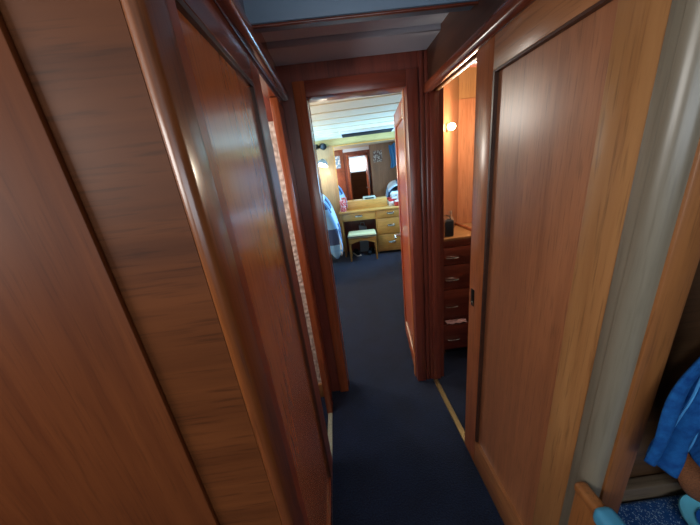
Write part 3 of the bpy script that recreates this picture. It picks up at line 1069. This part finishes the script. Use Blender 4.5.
bunk('bunk', 'left bunk under the blue and white bedspread', -0.20, -1.595, 3.44, 4.60, 1)
spread('bedspread', 'blue and white checked bedspread draped over the left bunk', [(-1.5, 1.10), (-1.0, 1.20), (-0.6, 1.26), (-0.34, 1.24), (-0.17, 1.14), (-0.085, 0.98), (-0.03, 0.78), (0.0, 0.60), (-0.02, 0.47)], 3.4, 4.5, -0.03, 0.46)
bunk('bunk', 'right bunk reflected in the mirror, hidden behind the open cabin door', 1.02, 1.745, 2.35, 4.1, -1)
spread('bedspread', 'blue and white checked bedspread on the right bunk in the mirror', [(1.70, 1.02), (1.45, 1.06), (1.2, 1.05), (1.05, 0.98), (0.985, 0.86), (0.97, 0.66)], 2.4, 4.05)

# things the mirror shows: hung on or standing at the forward bulkhead
tag(bx(1.10, 1.34, 2.148 + 0.055, 2.148 + 0.06, 1.75, 2.04).obj('wall_scarf', MULTI), 'patterned scarf hanging on the brown bulkhead in the mirror', 'scarf')
bpy.data.objects['wall_scarf'].location = (-0.42, 0, -0.15)
tag(B().sheet(lambda u, v: Vector((1.13 + 0.30 * u + 0.02 * math.sin(v * 5), 2.235 + 0.018 * math.sin(u * 22 + v * 2), 1.42 + 0.58 * v - 0.03 * math.sin(u * 9))), 60, 12).obj('curtain', BLUECURT), 'light blue curtain hanging on the brown bulkhead at the right of the mirror', 'curtain')
tag(bx(-0.62, -0.34, 1.572, 1.58, 1.55, 1.90, 0.001).obj('wall_poster', POSTER), 'pale blue printed poster on the forward bulkhead in the mirror', 'poster')

# ------------------------------------------------------------------ bench on the right
bn = thing('bench', 'wooden bench end with raised rail in the bottom right corner', 'bench', (0, 0, 0))
bx(0.489, 0.513, -0.6, 0.406, 0.0, 0.66, 0.004).obj('end_panel', TEAK, bn)
rl_ = B().box(0.486, 0.517, -0.6, 0.412, 0.655, 0.684, 0.010, 4).obj('rail', TEAK, bn)
slv = B().box(0.480, 0.524, -0.6, 0.358, 0.646, 0.691, 0.014, 4).obj('rail_sleeve', TURQ, bn)
slv['label'] = 'turquoise foam sleeve'
bx(0.514, 1.59, -0.6, 0.365, 0.0, 0.30).obj('seat_base', TEAK, bn)
bx(0.607, 1.59, 0.365, 0.535, 0.0, 0.30).obj('seat_base', TEAK, bn)
bx(0.607, 1.59, 0.506, 0.538, 0.30, 0.425, 0.006).obj('back_rail', wood('greyed_ledge', (110, 92, 74), (140, 122, 100), 'X', 0.45), bn)
bm = B().box(0.516, 1.585, -0.58, 0.366, 0.302, 0.38, 0.015, 3)
bm.box(0.610, 1.585, 0.30, 0.504, 0.302, 0.38, 0.015, 3)
sc_ = bm.obj('seat_cushion', GLITTER)
tag(sc_, 'sparkly blue seat cushion on the bench in the bottom right corner', 'cushion')

# light blue dish on the cushion
DX, DY = 0.962, 0.402
ds = thing('dish', 'light blue plastic dish on the sparkly blue cushion', 'dish', (DX, DY, 0.38))
prof = [(0.05, 0), (0.075, 0.002), (0.082, 0.016), (0.087, 0.020), (0.084, 0.023), (0.076, 0.018), (0.066, 0.010), (0.05, 0.008)]
B().lathe(prof, 36).obj('body', LBLUE, ds)
B().lathe([(0.05, 0.0085), (0.052, 0.012), (0.002, 0.0125)], 30).obj('inner_disc', MBLUE, ds)

# scatter cushion
sc2 = B().ball((0, 0, 0), 0.26, 0.042, 0.33, 0.9, 36).obj('scatter_cushion', LEATHER)
sc2.location = (1.085, 0.460, 0.712)
sc2.rotation_euler = (0, 0, 0)
tag(sc2, 'rust brown scatter cushion leaning on the wall behind the hanging blue towel', 'cushion')

# blue towel hanging from a hook
hk = thing('coat_hook', 'small brass hook carrying the blue towel', 'hook', (0.75, 0.54, 1.26))
B().lathe([(0.018, 0), (0.018, 0.006)], 14, Matrix.Rotation(PI / 2, 4, 'X')).obj('plate', BRASS, hk)
B().tube([(0, -0.004, 0), (0, -0.12, -0.002), (0, -0.175, 0.004), (0, -0.185, 0.03)], 0.006, 8).obj('prong', BRASS, hk)
tw = thing('towel', 'blue cotton towel hanging at the right edge above the bench', 'towel', (0, 0, 0))


def lerp(a, b, t):
    return a + (b - a) * t


def front(u, v):
    # u across, v down
    zt = 1.263
    zb = lerp(0.81, 0.738, u)
    z = lerp(zt, zb, v)
    xl = 0.578 + 0.15 * max(0, (1 - v * 1.25)) ** 1.7
    xr = lerp(0.766, 0.672, v)
    x = lerp(xl, xr, u)
    y = 0.368 - 0.011 * math.sin(u * 11.0 + 0.4) * (0.35 + v) + 0.0035 * math.sin(v * 13 + u * 5) + 0.0018 * math.sin(v * 31 + u * 11) * u
    return Vector((x, y, z))


def back(u, v):
    zt = 1.263
    zb = lerp(0.857, 0.53, u)
    z = lerp(zt, zb, v)
    xl = lerp(0.72, 0.648, v)
    xr = lerp(0.783, 0.922, v)
    x = lerp(xl, xr, u)
    y = 0.393 - 0.008 * math.sin(u * 8 + 1) * (0.3 + v) + 0.003 * math.sin(v * 17 + u * 5)
    return Vector((x, y, z))


a = B().sheet(front, 40, 60).obj('front_fold', TOWEL, tw)
b_ = B().sheet(back, 30, 50).obj('back_fold', TOWEL, tw)
for o in (a, b_):
    s = o.modifiers.new('s', 'SOLIDIFY')
    s.thickness = 0.005


def onfront(u, v):
    p = front(u, v)
    return p + Vector((-0.003, -0.0115, 0))


B().tube([onfront(0.42, k / 60) for k in range(18, 61)], 0.0022, 6).obj('hem', HEM, tw)
B().tube([onfront(0.985, k / 60) for k in range(18, 61)], 0.0022, 6).obj('hem', HEM, tw)
